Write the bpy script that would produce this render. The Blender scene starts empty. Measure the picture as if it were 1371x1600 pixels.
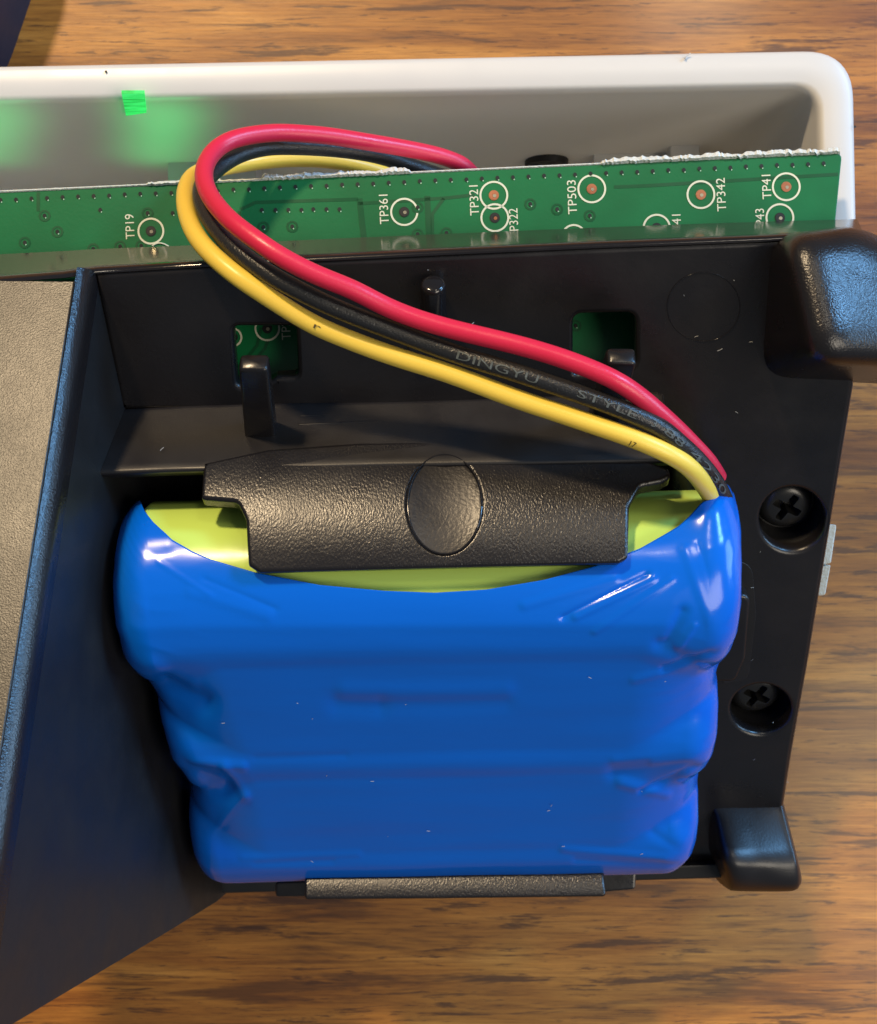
import bpy, bmesh, math, random
from mathutils import Vector, Matrix, noise
from mathutils.geometry import delaunay_2d_cdt
random.seed(7)
R = math.radians
scene = bpy.context.scene
col = scene.collection
scene.unit_settings.system = 'METRIC'
scene.unit_settings.scale_length = 0.01          # one unit is one centimetre

# ------------------------------------------------------------------ camera
W_IMG, H_IMG, F = 1371.0, 1600.0, 1900.0         # photo size and focal length in photo pixels
H = 14.3                                         # camera height above the table (cm)
cam_d = bpy.data.cameras.new('camera'); cam = bpy.data.objects.new('camera', cam_d); col.objects.link(cam)
cam.location = (0, 0, H)
cam_d.sensor_fit = 'HORIZONTAL'; cam_d.sensor_width = 36.0; cam_d.lens = 36.0*F/W_IMG
cam_d.clip_start = 0.1; cam_d.clip_end = 1000
cam_d.dof.use_dof = True; cam_d.dof.focus_distance = 9.9
cam_d.dof.aperture_fstop = 1.2                  # about 0.4 mm of open lens: near and far things soften slightly
scene.camera = cam

# ------------------------------------------------------------------ world, lamps, exposure
w = bpy.data.worlds.new('World'); scene.world = w; w.use_nodes = True
bg = w.node_tree.nodes['Background']; bg.inputs[0].default_value = (0.76, 0.87, 1.0, 1); bg.inputs[1].default_value = 0.17
scene.view_settings.view_transform = 'Standard'; scene.view_settings.look = 'None'
scene.view_settings.exposure = 0.0; scene.view_settings.gamma = 1.0

def lamp(name, direction, dist, size, irradiance, color, target=(0, 0, 3.5)):
    d = bpy.data.lights.new(name, 'AREA'); o = bpy.data.objects.new(name, d); col.objects.link(o)
    v = Vector(direction).normalized(); t = Vector(target)
    o.location = t + v*dist
    o.rotation_euler = (-v).to_track_quat('-Z', 'Y').to_euler()
    d.shape = 'DISK'; d.size = size; d.color = color
    d.energy = irradiance*math.pi*dist*dist
    return o
lamp('warm_key_lamp', (-0.28, 0.64, 0.715), 62, 5.0, 2.9, (1.0, 0.75, 0.46))
lamp('cool_window_lamp', (0.70, 0.50, 0.51), 62, 13, 2.0, (0.22, 0.54, 1.0))
lamp('cool_fill_lamp', (0.95, 0.12, 0.26), 62, 26, 1.5, (0.36, 0.64, 1.0))  # second cool lamp, added to brighten the left side wall and film ends
lamp('ceiling_lamp', (0.19, 0.37, 0.91), 62, 7, 0.28, (1.0, 0.88, 0.70), target=(2.97, 6.6, 0))

lamp('broad_fill_lamp', (0.55, -0.28, 0.79), 62, 30, 1.4, (1.0, 0.89, 0.73))  # added fill: lifts the table, film front and inner housing wall

# ------------------------------------------------------------------ projection and surfaces
def P(px, py, d):
    return Vector(((px-W_IMG/2)/F*d, (H_IMG/2-py)/F*d, H-d))
class Surf:
    """a front face written as distance d(X, Y) below the camera plane"""
    def __init__(self, fn): self.fn = fn
    def hit(self, px, py):
        d = 10.5
        for _ in range(40):
            d = 0.35*d + 0.65*self.fn((px-W_IMG/2)/F*d, (H_IMG/2-py)/F*d)
        return ((px-W_IMG/2)/F*d, (H_IMG/2-py)/F*d)
    def normal(self, x, y):
        e = 1e-3
        dx = (self.fn(x+e, y)-self.fn(x-e, y))/(2*e); dy = (self.fn(x, y+e)-self.fn(x, y-e))/(2*e)
        return Vector((dx, dy, 1)).normalized()
    def pt(self, x, y, w=0.0):
        return Vector((x, y, H-self.fn(x, y))) - self.normal(x, y)*w
    def px(self, px, py, w=0.0):
        return self.pt(*self.hit(px, py), w)
M_SURF = Surf(lambda x, y: 10.2 + 0.65*(1.074-y))
PCB_D = 10.6
PCB_SURF = Surf(lambda x, y: PCB_D - 0.015*y)
PANEL_SURF = Surf(lambda x, y: 9.47 + 0.365*(y-1.84))
def arc_surf(R_, Yc, dc):
    return Surf(lambda x, y: dc - math.sqrt(max(R_*R_-(y-Yc)**2, 0.02*R_*R_)))
CLIP_SURF = arc_surf(1.87, -0.66, 11.355)

# ------------------------------------------------------------------ mesh helpers
def link_mesh(name, me, mat, parent=None, loc=None):
    o = bpy.data.objects.new(name, me); col.objects.link(o)
    if mat: me.materials.append(mat)
    if parent:
        o.parent = parent
        o.matrix_parent_inverse = Matrix.Translation(-parent.location)
    return o
def finish(me, angle=40, smooth=True):
    me.update()
    if smooth:
        for p in me.polygons: p.use_smooth = True
        me.set_sharp_from_angle(angle=R(angle))
def weighted(o):
    m = o.modifiers.new('weighted', 'WEIGHTED_NORMAL'); m.keep_sharp = True; m.weight = 80
def mesh_obj(name, verts, faces, mat, parent=None, angle=40, smooth=True, wn=False, vn=None):
    me = bpy.data.meshes.new(name); me.from_pydata([tuple(v) for v in verts], [], faces)
    bm = bmesh.new(); bm.from_mesh(me)
    if vn is None: bmesh.ops.remove_doubles(bm, verts=bm.verts, dist=1e-6)
    bmesh.ops.recalc_face_normals(bm, faces=bm.faces); bm.to_mesh(me); bm.free()
    if vn is not None:
        me.update()
        for p in me.polygons: p.use_smooth = True
        me.normals_split_custom_set_from_vertices([tuple(v) for v in vn])
    else: finish(me, angle, smooth)
    o = link_mesh(name, me, mat, parent)
    if wn and vn is None: weighted(o)
    return o
def empty(name, loc):
    o = bpy.data.objects.new(name, None); col.objects.link(o); o.location = loc; o.empty_display_size = 0.3
    return o
def tag(o, label=None, cat=None, group=None, kind=None):
    if label: o['label'] = label
    if cat: o['category'] = cat
    if group: o['group'] = group
    if kind: o['kind'] = kind
    return o
def rounded(pts, r, seg=6):
    """round the corners of a closed 2D polygon; r is a number or one per corner"""
    n = len(pts); out = []
    for i in range(n):
        p0, p1, p2 = (Vector(pts[(i+k-1) % n]) for k in range(3))
        a, b = p0-p1, p2-p1
        rr = r[i] if isinstance(r, (list, tuple)) else r
        la, lb = a.length, b.length
        cosang = max(-1, min(1, a.dot(b)/(la*lb)))
        ang = math.acos(cosang)
        if rr <= 0 or ang > R(176): out.append(tuple(p1)); continue
        t = min(rr/math.tan(ang/2), 0.48*la, 0.48*lb)
        q0, q1 = p1+a.normalized()*t, p1+b.normalized()*t
        for k in range(seg+1):
            s = k/seg
            out.append(tuple((1-s)**2*q0 + 2*s*(1-s)*p1 + s*s*q1))
    return out
def resample(pts, step):
    out = []
    n = len(pts)
    for i in range(n):
        a, b = Vector(pts[i]), Vector(pts[(i+1) % n])
        k = max(1, int((b-a).length/step))
        for j in range(k): out.append(tuple(a.lerp(b, j/k)))
    return out
def circle_px(cx, cy, rx, ry=None, n=28, rot=0):
    ry = ry or rx
    return [(cx+rx*math.cos(2*math.pi*i/n)*math.cos(rot)-ry*math.sin(2*math.pi*i/n)*math.sin(rot),
             cy+rx*math.cos(2*math.pi*i/n)*math.sin(rot)+ry*math.sin(2*math.pi*i/n)*math.cos(rot)) for i in range(n)]
def area2(p): return sum(p[i][0]*p[(i+1) % len(p)][1]-p[(i+1) % len(p)][0]*p[i][1] for i in range(len(p)))
def inside(x, y, poly):
    c = False; j = len(poly)-1
    for i in range(len(poly)):
        xi, yi = poly[i]; xj, yj = poly[j]
        if (yi > y) != (yj > y) and x < (xj-xi)*(y-yi)/(yj-yi)+xi: c = not c
        j = i
    return c
def offset(loop, t):
    n = len(loop); out = []
    for i in range(n):
        a, b, c = Vector(loop[i-1]), Vector(loop[i]), Vector(loop[(i+1) % n])
        d1 = (b-a).normalized() if (b-a).length > 1e-9 else (c-b).normalized()
        d2 = (c-b).normalized() if (c-b).length > 1e-9 else d1
        n1, n2 = Vector((-d1.y, d1.x)), Vector((-d2.y, d2.x))
        m = (n1+n2)
        if m.length < 1e-6: m = n1
        m = m.normalized(); k = 1/max(0.5, m.dot(n1))
        out.append(tuple(b+m*t*k))
    return out
def panel(name, loops, surf, thick, r, mat, parent=None, grid=0, seg=3, px=True, step=0, wn=True, angle=50):
    """plate with a rounded rim on a front face; loops[0] is the outline, others are holes"""
    L = []
    for i, lp in enumerate(loops):
        if px: lp = [surf.hit(*p) for p in lp]
        if (area2(lp) > 0) != (i == 0): lp = lp[::-1]
        if step: lp = resample(lp, step)
        L.append(lp)
    verts, faces, vn = [], [], []
    prof = [(0, thick, 0.0)] + [(r*(1-math.cos(a)), r*(1-math.sin(a)), a) for a in (math.pi/2*k/seg for k in range(seg+1))]
    tops, bots, top2d = [], [], []
    for lp in L:
        n = len(lp); base = len(verts)
        unit = offset(lp, -1e-3)
        for (o_, w_, a_) in prof:
            for (x, y), (ux, uy), (bx, by) in zip(offset(lp, o_) if o_ else lp, unit, lp):
                verts.append(surf.pt(x, y, w_))
                nn = surf.normal(x, y); out_ = Vector((ux-bx, uy-by, 0)); out_ = out_-nn*out_.dot(nn)
                out_ = out_.normalized() if out_.length > 1e-9 else nn
                vn.append(out_*math.cos(a_)+nn*math.sin(a_))
        for k in range(len(prof)-1):
            for i in range(n):
                j = (i+1) % n
                faces.append((base+k*n+i, base+k*n+j, base+(k+1)*n+j, base+(k+1)*n+i))
        bots.append([base+i for i in range(n)]); tops.append([base+(len(prof)-1)*n+i for i in range(n)])
        top2d.append(offset(lp, r) if r else lp)
    pts, edges, owner = [], [], []
    for li, lp in enumerate(top2d):
        b0 = len(pts)
        for i, p in enumerate(lp): pts.append(Vector(p)); owner.append((li, i)); edges.append((b0+i, b0+(i+1) % len(lp)))
    if grid:
        xs = [p[0] for p in top2d[0]]; ys = [p[1] for p in top2d[0]]
        ny = int((max(ys)-min(ys))/grid)+1; nx = int((max(xs)-min(xs))/grid)+1
        for iy in range(ny+1):
            for ix in range(nx+1):
                x, y = min(xs)+ix*grid, min(ys)+iy*grid
                if not inside(x, y, top2d[0]) or any(inside(x, y, h) for h in top2d[1:]): continue
                if min((x-q[0])**2+(y-q[1])**2 for lp in top2d for q in lp) < (0.35*grid)**2: continue
                pts.append(Vector((x, y))); owner.append(None)
    ov, oe, of, v_orig, e_orig, f_orig = delaunay_2d_cdt(pts, edges, [], 0, 1e-7)
    tm, bmv = [], []
    for i, v in enumerate(ov):
        own = next((owner[q] for q in v_orig[i] if owner[q]), None)
        if own: tm.append(tops[own[0]][own[1]]); bmv.append(bots[own[0]][own[1]])
        else:
            tm.append(len(verts)); verts.append(surf.pt(v.x, v.y, 0)); vn.append(surf.normal(v.x, v.y))
            bmv.append(len(verts)); verts.append(surf.pt(v.x, v.y, thick)); vn.append(-surf.normal(v.x, v.y))
    for f in of:
        c = sum((ov[i] for i in f), Vector((0, 0)))/len(f)
        if not inside(c.x, c.y, top2d[0]) or any(inside(c.x, c.y, h) for h in top2d[1:]): continue
        faces.append(tuple(tm[i] for i in f)); faces.append(tuple(bmv[i] for i in reversed(f)))
    return mesh_obj(name, verts, faces, mat, parent, vn=vn)
def loft(name, rows, mat, parent=None, closed=False, cap0=False, cap1=False, angle=40, wn=False):
    verts, faces = [], []
    n = len(rows[0])
    for r_ in rows: verts += list(r_)
    for k in range(len(rows)-1):
        for i in range(n if closed else n-1):
            j = (i+1) % n
            faces.append((k*n+i, k*n+j, (k+1)*n+j, (k+1)*n+i))
    if cap0: faces.append(tuple(range(n)))
    if cap1: faces.append(tuple((len(rows)-1)*n+i for i in range(n)))
    return mesh_obj(name, verts, faces, mat, parent, angle=angle, wn=wn)
def catmull(pts, n=10):
    out = []; P_ = [pts[0]*2-pts[1]] + list(pts) + [pts[-1]*2-pts[-2]]
    for i in range(1, len(P_)-2):
        a, b, c, d = P_[i-1:i+3]
        for k in range(n):
            t = k/n
            out.append(0.5*((2*b)+(c-a)*t+(2*a-5*b+4*c-d)*t*t+(3*b-a-3*c+d)*t**3))
    out.append(P_[-2]); return out
def tube(name, path, r, mat, parent=None, nseg=20):
    rows = []; n = len(path); up = None
    for i, p in enumerate(path):
        t = (path[min(i+1, n-1)]-path[max(i-1, 0)]).normalized()
        if up is None: up = Vector((0, 0, 1)) if abs(t.z) < 0.9 else Vector((0, 1, 0))
        side = t.cross(up).normalized(); up = side.cross(t).normalized()
        rows.append([p + r*(math.cos(2*math.pi*k/nseg)*side+math.sin(2*math.pi*k/nseg)*up) for k in range(nseg)])
    return loft(name, rows, mat, parent, closed=True, cap0=True, cap1=True, angle=60)
def text_mesh(s, size, font_extrude=0.0, spacing=1.0):
    cu = bpy.data.curves.new('lettering', 'FONT'); cu.body = s; cu.size = size; cu.align_x = 'CENTER'; cu.align_y = 'CENTER'
    cu.extrude = 0; cu.resolution_u = 3; cu.space_character = spacing
    o = bpy.data.objects.new('lettering', cu); col.objects.link(o)
    bpy.context.view_layer.update()
    me = bpy.data.meshes.new_from_object(o.evaluated_get(bpy.context.evaluated_depsgraph_get()))
    bpy.data.objects.remove(o); bpy.data.curves.remove(cu)
    return [v.co.copy() for v in me.vertices], [tuple(p.vertices) for p in me.polygons]

# ------------------------------------------------------------------ materials
def new_mat(name):
    m = bpy.data.materials.new(name); m.use_nodes = True
    nt = m.node_tree; return m, nt, nt.nodes['Principled BSDF'], nt.nodes, nt.links
def setp(b, **k):
    for kk, v in k.items():
        b.inputs[kk.replace('_', ' ')].default_value = (*v, 1) if isinstance(v, tuple) and len(v) == 3 else v
def coords(nodes, links, scale=(1, 1, 1), rot=(0, 0, 0)):
    tc = nodes.new('ShaderNodeTexCoord'); mp = nodes.new('ShaderNodeMapping')
    mp.inputs['Scale'].default_value = scale; mp.inputs['Rotation'].default_value = rot
    links.new(tc.outputs['Object'], mp.inputs['Vector']); return mp.outputs['Vector']
def noise_tex(nodes, links, vec, scale, detail=4, rough=0.55, dist=0.0):
    t = nodes.new('ShaderNodeTexNoise'); t.inputs['Scale'].default_value = scale; t.inputs['Detail'].default_value = detail
    t.inputs['Roughness'].default_value = rough; t.inputs['Distortion'].default_value = dist
    links.new(vec, t.inputs['Vector']); return t
def ramp(nodes, links, src, stops):
    r_ = nodes.new('ShaderNodeValToRGB'); e = r_.color_ramp.elements
    while len(e) < len(stops): e.new(0.5)
    for el, (p, c) in zip(e, stops): el.position = p; el.color = (*c, 1) if len(c) == 3 else c
    links.new(src, r_.inputs['Fac']); return r_
def bump(nodes, links, src, strength, dist, base=None):
    b = nodes.new('ShaderNodeBump'); b.inputs['Strength'].default_value = strength; b.inputs['Distance'].default_value = dist
    links.new(src, b.inputs['Height'])
    if base: links.new(base.outputs['Normal'], b.inputs['Normal'])
    return b
def plastic(name, color, rough, bump_scale=0, bump_strength=0, bump_dist=0.004, rough_var=0.08, coat=0, spec=0.5, stretch=(1, 1, 1), rot=(0, 0, 0)):
    m, nt, b, N, L = new_mat(name)
    setp(b, Base_Color=color, Roughness=rough, Coat_Weight=coat, Specular_IOR_Level=spec)
    v = coords(N, L)
    n1 = noise_tex(N, L, v, 2.2, 5)
    mr = N.new('ShaderNodeMapRange'); mr.inputs['To Min'].default_value = max(0.02, rough-rough_var); mr.inputs['To Max'].default_value = rough+rough_var
    mr.inputs['From Min'].default_value = 0.3; mr.inputs['From Max'].default_value = 0.7
    L.new(n1.outputs['Fac'], mr.inputs['Value']); L.new(mr.outputs['Result'], b.inputs['Roughness'])
    if bump_scale:
        v2 = coords(N, L, stretch, rot)
        t = noise_tex(N, L, v2, bump_scale, 2, 0.5)
        bp = bump(N, L, t.outputs['Fac'], bump_strength, bump_dist)
        L.new(bp.outputs['Normal'], b.inputs['Normal'])
    return m
BLACK = (0.0095, 0.0085, 0.0095)
m_black = plastic('smooth_black_plastic', BLACK, 0.30, 26, 0.10, 0.01)
m_gloss = plastic('glossy_black_plastic', BLACK, 0.16, 26, 0.06, 0.01, 0.04)
m_wall = plastic('satin_black_plastic', (0.010, 0.0105, 0.012), 0.46, 60, 0.2, 0.004)
m_grain = plastic('grained_black_plastic', BLACK, 0.28, 44, 0.6, 0.0055, 0.05, stretch=(1.7, 0.9, 1), rot=(0, 0, R(-35)))
m_panel = plastic('coarse_grained_black_plastic', (0.018, 0.014, 0.009), 0.35, 84, 1.0, 0.0024, 0.03, spec=0.55)
m_block = plastic('sparkling_grained_plastic', BLACK, 0.26, 66, 0.9, 0.0036, 0.03)
m_dark = plastic('deep_black_plastic', (0.006, 0.006, 0.007), 0.5)
m_shelf = plastic('satin_shelf_plastic', BLACK, 0.44, 60, 0.2, 0.004)
m_screw = plastic('blackened_steel', (0.045, 0.045, 0.045), 0.30, 30, 0.1); m_screw.node_tree.nodes['Principled BSDF'].inputs['Metallic'].default_value = 0.7
m_white = plastic('white_abs_plastic', (0.60, 0.585, 0.56), 0.36, 40, 0.04, 0.004, 0.06)
m_red = plastic('red_pvc', (0.62, 0.018, 0.06), 0.36, 45, 0.16, 0.008)
m_yellow = plastic('yellow_pvc', (0.84, 0.60, 0.085), 0.38, 45, 0.12, 0.006)
m_bwire = plastic('black_pvc', (0.014, 0.015, 0.017), 0.36, 60, 0.5, 0.01)
m_ink = plastic('grey_ink', (0.075, 0.09, 0.09), 0.6)
m_dkink = plastic('dark_ink', (0.06, 0.045, 0.01), 0.6)
m_cell = plastic('lime_cell_sleeve', (0.54, 0.74, 0.14), 0.22, 8, 0.05, 0.01, 0.06)
m_silk = plastic('cream_silkscreen', (0.66, 0.66, 0.50), 0.6)
m_glint = plastic('painted_via_glint', (0.35, 0.55, 0.38), 0.4)  # pale green paints the light reflected on each hole's rim
m_hole = plastic('drilled_hole', (0.004, 0.008, 0.006), 0.7)
m_copper = plastic('bare_copper', (0.55, 0.22, 0.12), 0.35); m_copper.node_tree.nodes['Principled BSDF'].inputs['Metallic'].default_value = 0.85
m_tin = plastic('tinned_pin', (0.55, 0.50, 0.36), 0.3); m_tin.node_tree.nodes['Principled BSDF'].inputs['Metallic'].default_value = 0.8
m_edge = plastic('rough_fibreglass', (0.72, 0.76, 0.72), 0.8, 40, 0.6, 0.03)
m_grey = plastic('pale_grey_metal', (0.62, 0.66, 0.62), 0.45, 30, 0.4, 0.02)
m_navy = plastic('navy_case', (0.008, 0.012, 0.03), 0.5)
m_lint = plastic('pale_lint', (0.30, 0.31, 0.32), 0.8)

def make_wrap():
    m, nt, b, N, L = new_mat('blue_shrink_film')
    setp(b, Base_Color=(0.001, 0.118, 0.60), Roughness=0.2, Specular_IOR_Level=0.34, Coat_Weight=0.1, Coat_Roughness=0.06)
    v = coords(N, L, (0.5, 2.0, 1))
    t = noise_tex(N, L, v, 1.6, 3)
    bp = bump(N, L, t.outputs['Fac'], 0.10, 0.05); L.new(bp.outputs['Normal'], b.inputs['Normal'])
    return m
m_wrap = make_wrap()
def make_pcb():
    m, nt, b, N, L = new_mat('green_solder_mask')
    v = coords(N, L); t = noise_tex(N, L, v, 1.1, 3)
    r_ = ramp(N, L, t.outputs['Fac'], [(0.35, (0.0015, 0.112, 0.032)), (0.65, (0.002, 0.150, 0.045))])
    L.new(r_.outputs['Color'], b.inputs['Base Color'])
    setp(b, Roughness=0.38, Coat_Weight=0.0, Specular_IOR_Level=0.4)
    t2 = noise_tex(N, L, v, 30, 2); bp = bump(N, L, t2.outputs['Fac'], 0.06, 0.01); L.new(bp.outputs['Normal'], b.inputs['Normal'])
    return m
m_pcb = make_pcb()
m_trace = plastic('masked_copper_trace', (0.0015, 0.075, 0.022), 0.35)
m_pour = plastic('masked_copper_pour', (0.010, 0.19, 0.065), 0.32)
def make_wood():
    m, nt, b, N, L = new_mat('varnished_oak')
    def grain(sx, sy, scale, detail, rough, dist, rot):
        return noise_tex(N, L, coords(N, L, (sx, sy, 1), (0, 0, R(rot))), scale, detail, rough, dist)
    def mixc(mode, fac, a, b_):
        m_ = N.new('ShaderNodeMix'); m_.data_type = 'RGBA'; m_.blend_type = mode
        for sock, val in (('Factor', fac), ('A', a), ('B', b_)):
            if hasattr(val, 'links'): L.new(val, m_.inputs[sock])
            elif isinstance(val, tuple): m_.inputs[sock].default_value = (*val, 1)
            else: m_.inputs[sock].default_value = val
        return m_.outputs['Result']
    mid = grain(0.10, 1.0, 2.2, 5, 0.6, 0.5, -4)
    base = ramp(N, L, mid.outputs['Fac'], [(0.30, (0.18, 0.056, 0.007)), (0.44, (0.31, 0.112, 0.014)), (0.57, (0.41, 0.165, 0.024)), (0.70, (0.51, 0.225, 0.042))])
    big = grain(0.06, 0.5, 1.1, 3, 0.5, 0.8, -5)
    bands = ramp(N, L, big.outputs['Fac'], [(0.32, (0.56, 0.47, 0.40)), (0.50, (1, 1, 1)), (0.72, (1.10, 1.06, 1.0))])
    c1 = mixc('MULTIPLY', 1.0, base.outputs['Color'], bands.outputs['Color'])
    fine = grain(0.22, 5.2, 4.5, 5, 0.8, 0.2, -4)
    fr = ramp(N, L, fine.outputs['Fac'], [(0.32, (0.42, 0.35, 0.28)), (0.50, (0.95, 0.95, 0.95)), (0.68, (1.28, 1.28, 1.22))])
    c2 = mixc('MULTIPLY', 0.85, c1, fr.outputs['Color'])
    dark = c2
    for sx, sy, sc, lo, hi, amt, rot in ((0.26, 2.6, 2.0, 0.565, 0.625, 0.82, -5), (0.34, 4.4, 2.6, 0.585, 0.645, 0.80, -3), (0.12, 1.1, 1.7, 0.55, 0.62, 0.62, -7), (0.6, 6.5, 2.6, 0.60, 0.65, 0.7, -5)):
        p_ = grain(sx, sy, sc, 5, 0.68, 0.35, rot)
        pm = ramp(N, L, p_.outputs['Fac'], [(lo, (0, 0, 0)), (hi, (amt, amt, amt))])
        dark = mixc('MIX', pm.outputs['Color'], dark, (0.055, 0.017, 0.006))
    L.new(dark, b.inputs['Base Color'])
    setp(b, Roughness=0.45, Coat_Weight=0.18, Coat_Roughness=0.16)
    bp = bump(N, L, fine.outputs['Fac'], 0.18, 0.02); L.new(bp.outputs['Normal'], b.inputs['Normal'])
    return m
m_wood = make_wood()

# ------------------------------------------------------------------ table
tb = mesh_obj('table', [(x, y, z) for z in (-2.5, 0) for (x, y) in ((-45, -40), (45, -40), (45, 40), (-45, 40))],
              [(3, 2, 1, 0), (4, 5, 6, 7), (0, 1, 5, 4), (1, 2, 6, 5), (2, 3, 7, 6), (3, 0, 4, 7)], m_wood, smooth=False)
tag(tb, 'varnished brown wooden table top with dark grain', kind='structure')

# ------------------------------------------------------------------ white housing (open tray lying on its front)
shell = tag(empty('white_housing', (0, 2.8, 0)), 'open white plastic housing half behind the green circuit board', 'housing')
def build_shell():
    D0, X0, X1, Y0, Y1 = 11.15, -7.6, 3.905, 1.42, 4.19
    rot = Matrix.Rotation(R(1.1), 4, 'Z'); FL = 14.27
    def ring(ins, d, rc):
        pts = rounded([(X0+ins, Y0+ins), (X1-ins, Y0+ins), (X1-ins, Y1-ins), (X0+ins, Y1-ins)], max(rc, 0.06), 10)
        return [rot @ Vector((x, y, H-d)) for (x, y) in pts]
    rc = 0.46
    prof = [(0.10, FL), (0.02, FL-0.10), (0, FL-0.4), (0, D0+0.10), (0.012, D0+0.05), (0.035, D0+0.018), (0.07, D0)]
    prof += [(0.285, D0+0.012), (0.315, D0+0.025), (0.335, D0+0.06), (0.342, D0+0.12), (0.36, FL-0.3), (0.42, FL-0.12), (0.55, FL-0.08)]
    rows = [ring(i, d, rc-i*0.55) for i, d in prof]
    n = len(rows[0])
    o = loft('shell', rows, m_white, shell, closed=True, cap0=True, cap1=True, angle=60)
    def on_wall(px, d, w_, top, nm, mat=m_white, th=0.05):     # a rib on the inside of the long wall
        x = (px-W_IMG/2)/F*d
        y = Y1-0.36 + math.tan(R(1.1))*x
        v = [Vector((x+sx*w_/2, y+sy, H-dd)) for dd in (top, 14.0) for (sx, sy) in ((-1, 0.05), (1, 0.05), (1, -th), (-1, -th))]
        return mesh_obj(nm, v, [(0, 1, 2, 3), (4, 5, 6, 7), (0, 1, 5, 4), (1, 2, 6, 5), (2, 3, 7, 6), (3, 0, 4, 7)], mat, shell, smooth=False)
    on_wall(1068, 13.0, 0.30, 12.9, 'boss', th=0.3)
    on_wall(1000, 13.2, 1.0, 13.15, 'ledge', th=0.25)
    on_wall(338, 13.4, 0.95, 13.15, 'ledge', th=0.35)
    # round dark magnet-like disc on the wall by the board
    c = Vector(((855-W_IMG/2)/F*13.3, Y1-0.36+0.06, H-13.35))
    loft('speaker_rim', [[c+Vector((0.24*math.cos(a), dy, 0.24*math.sin(a))) for a in (2*math.pi*k/24 for k in range(24))] for dy in (0.06, -0.10)], m_dark, shell, closed=True, cap0=True, cap1=True)
    # small lit window low in the wall (glows green)
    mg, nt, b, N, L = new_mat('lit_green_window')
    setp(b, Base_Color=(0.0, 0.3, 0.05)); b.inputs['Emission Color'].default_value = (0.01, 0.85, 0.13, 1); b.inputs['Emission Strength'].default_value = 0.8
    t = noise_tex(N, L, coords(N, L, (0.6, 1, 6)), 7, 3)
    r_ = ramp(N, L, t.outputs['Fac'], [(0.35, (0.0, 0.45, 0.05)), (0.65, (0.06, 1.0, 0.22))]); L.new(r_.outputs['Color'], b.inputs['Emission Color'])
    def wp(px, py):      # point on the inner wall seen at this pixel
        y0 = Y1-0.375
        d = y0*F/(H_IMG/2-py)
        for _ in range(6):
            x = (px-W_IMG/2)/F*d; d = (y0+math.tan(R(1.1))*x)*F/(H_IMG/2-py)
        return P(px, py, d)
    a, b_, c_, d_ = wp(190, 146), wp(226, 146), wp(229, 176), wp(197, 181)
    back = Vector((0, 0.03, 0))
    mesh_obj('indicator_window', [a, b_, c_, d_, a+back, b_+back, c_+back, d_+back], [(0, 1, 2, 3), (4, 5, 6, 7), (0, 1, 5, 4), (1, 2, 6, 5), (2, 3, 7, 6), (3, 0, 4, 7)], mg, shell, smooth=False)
    for (px, py, e, sz, off) in [(gx+dx, gy, ge, 74, 0.85) for gx, ge in ((252, 19), (-18, 16)) for dx, gy in ((0, 172), (4, 196), (0, 220), (-6, 245))]:
        p = wp(px, py) + Vector((0, -off, -0.1))
        ld = bpy.data.lights.new('indicator_led', 'SPOT'); lo = bpy.data.objects.new('indicator_led', ld); col.objects.link(lo)
        lo.location = p; tgt = wp(px, py)
        lo.rotation_euler = (tgt-p).to_track_quat('-Z', 'Y').to_euler()
        ld.energy = e; ld.color = (0.03, 1.0, 0.22); ld.spot_size = R(sz); ld.spot_blend = 1.0; ld.shadow_soft_size = 0.3
    # tiny dark specks on the rim
    for (px, py) in ((166, 112), (1336, 198)):
        q = P(px, py, D0-0.004)
        mesh_obj('speck', [q+Vector((0.012*math.cos(k), 0.012*math.sin(k), z)) for z in (0, 0.008) for k in (0, 1.05, 2.1, 3.14, 4.19, 5.24)],
                 [tuple(range(6)), tuple(range(6, 12))]+[(k, (k+1) % 6, 6+(k+1) % 6, 6+k) for k in range(6)], m_dark, shell)
    # moulding flash nick
    q = P(1074, 87, D0-0.01)
    tube('moulding_burr', [q, q+Vector((-0.015, -0.03, 0.008)), q+Vector((-0.03, -0.02, 0.012)), q+Vector((0.03, 0.02, 0.012))], 0.006, m_white, shell, 6)
build_shell()

# ------------------------------------------------------------------ circuit board
pcb = tag(empty('circuit_board', P(650, 400, PCB_D)), 'green circuit board with white test point rings above black chassis', 'circuit board')
def edge_y(x): return 300 - x*(300-239)/1315.0
board_px = rounded([(-220, edge_y(-220)), (1317, edge_y(1317)), (1294, 470), (1180, 618), (-220, 618)], [0, 9, 4, 0, 0])
panel('board', [board_px], PCB_SURF, 0.16, 0.012, m_pcb, pcb, seg=2)
def ripped_edge():
    rows = [[], [], [], []]
    x = -200
    while x <= 1314:
        amt = 0.35
        for (a, b, s) in ((230, 345, 1.0), (410, 640, 1.35), (940, 1318, 1.55), (345, 410, 0.5)):
            if a <= x <= b: amt = max(amt, s)
        hgt = amt*(5.6 + 4.0*noise.noise(Vector((x*0.03, 1, 0))) + 2.6*noise.noise(Vector((x*0.11, 5, 0))) + 1.2*noise.noise(Vector((x*0.4, 7, 0))))
        hgt = max(2.6, hgt); y = edge_y(x)
        j = 2.5*noise.noise(Vector((x*0.2, 9, 2)))*amt
        rows[0].append(P(x, y+2.2+0.6*j, PCB_D-0.03)); rows[1].append(P(x, y-hgt*0.4+j, PCB_D-0.05-0.02*amt))
        rows[2].append(P(x, y-hgt, PCB_D+0.03)); rows[3].append(P(x, y-hgt*0.6, PCB_D+0.15))
        x += 2.6
    loft('rough_board_edge', rows, m_edge, pcb, angle=25)
ripped_edge()
def pp(px, py, w=0.0): return PCB_SURF.px(px, py, w)
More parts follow.
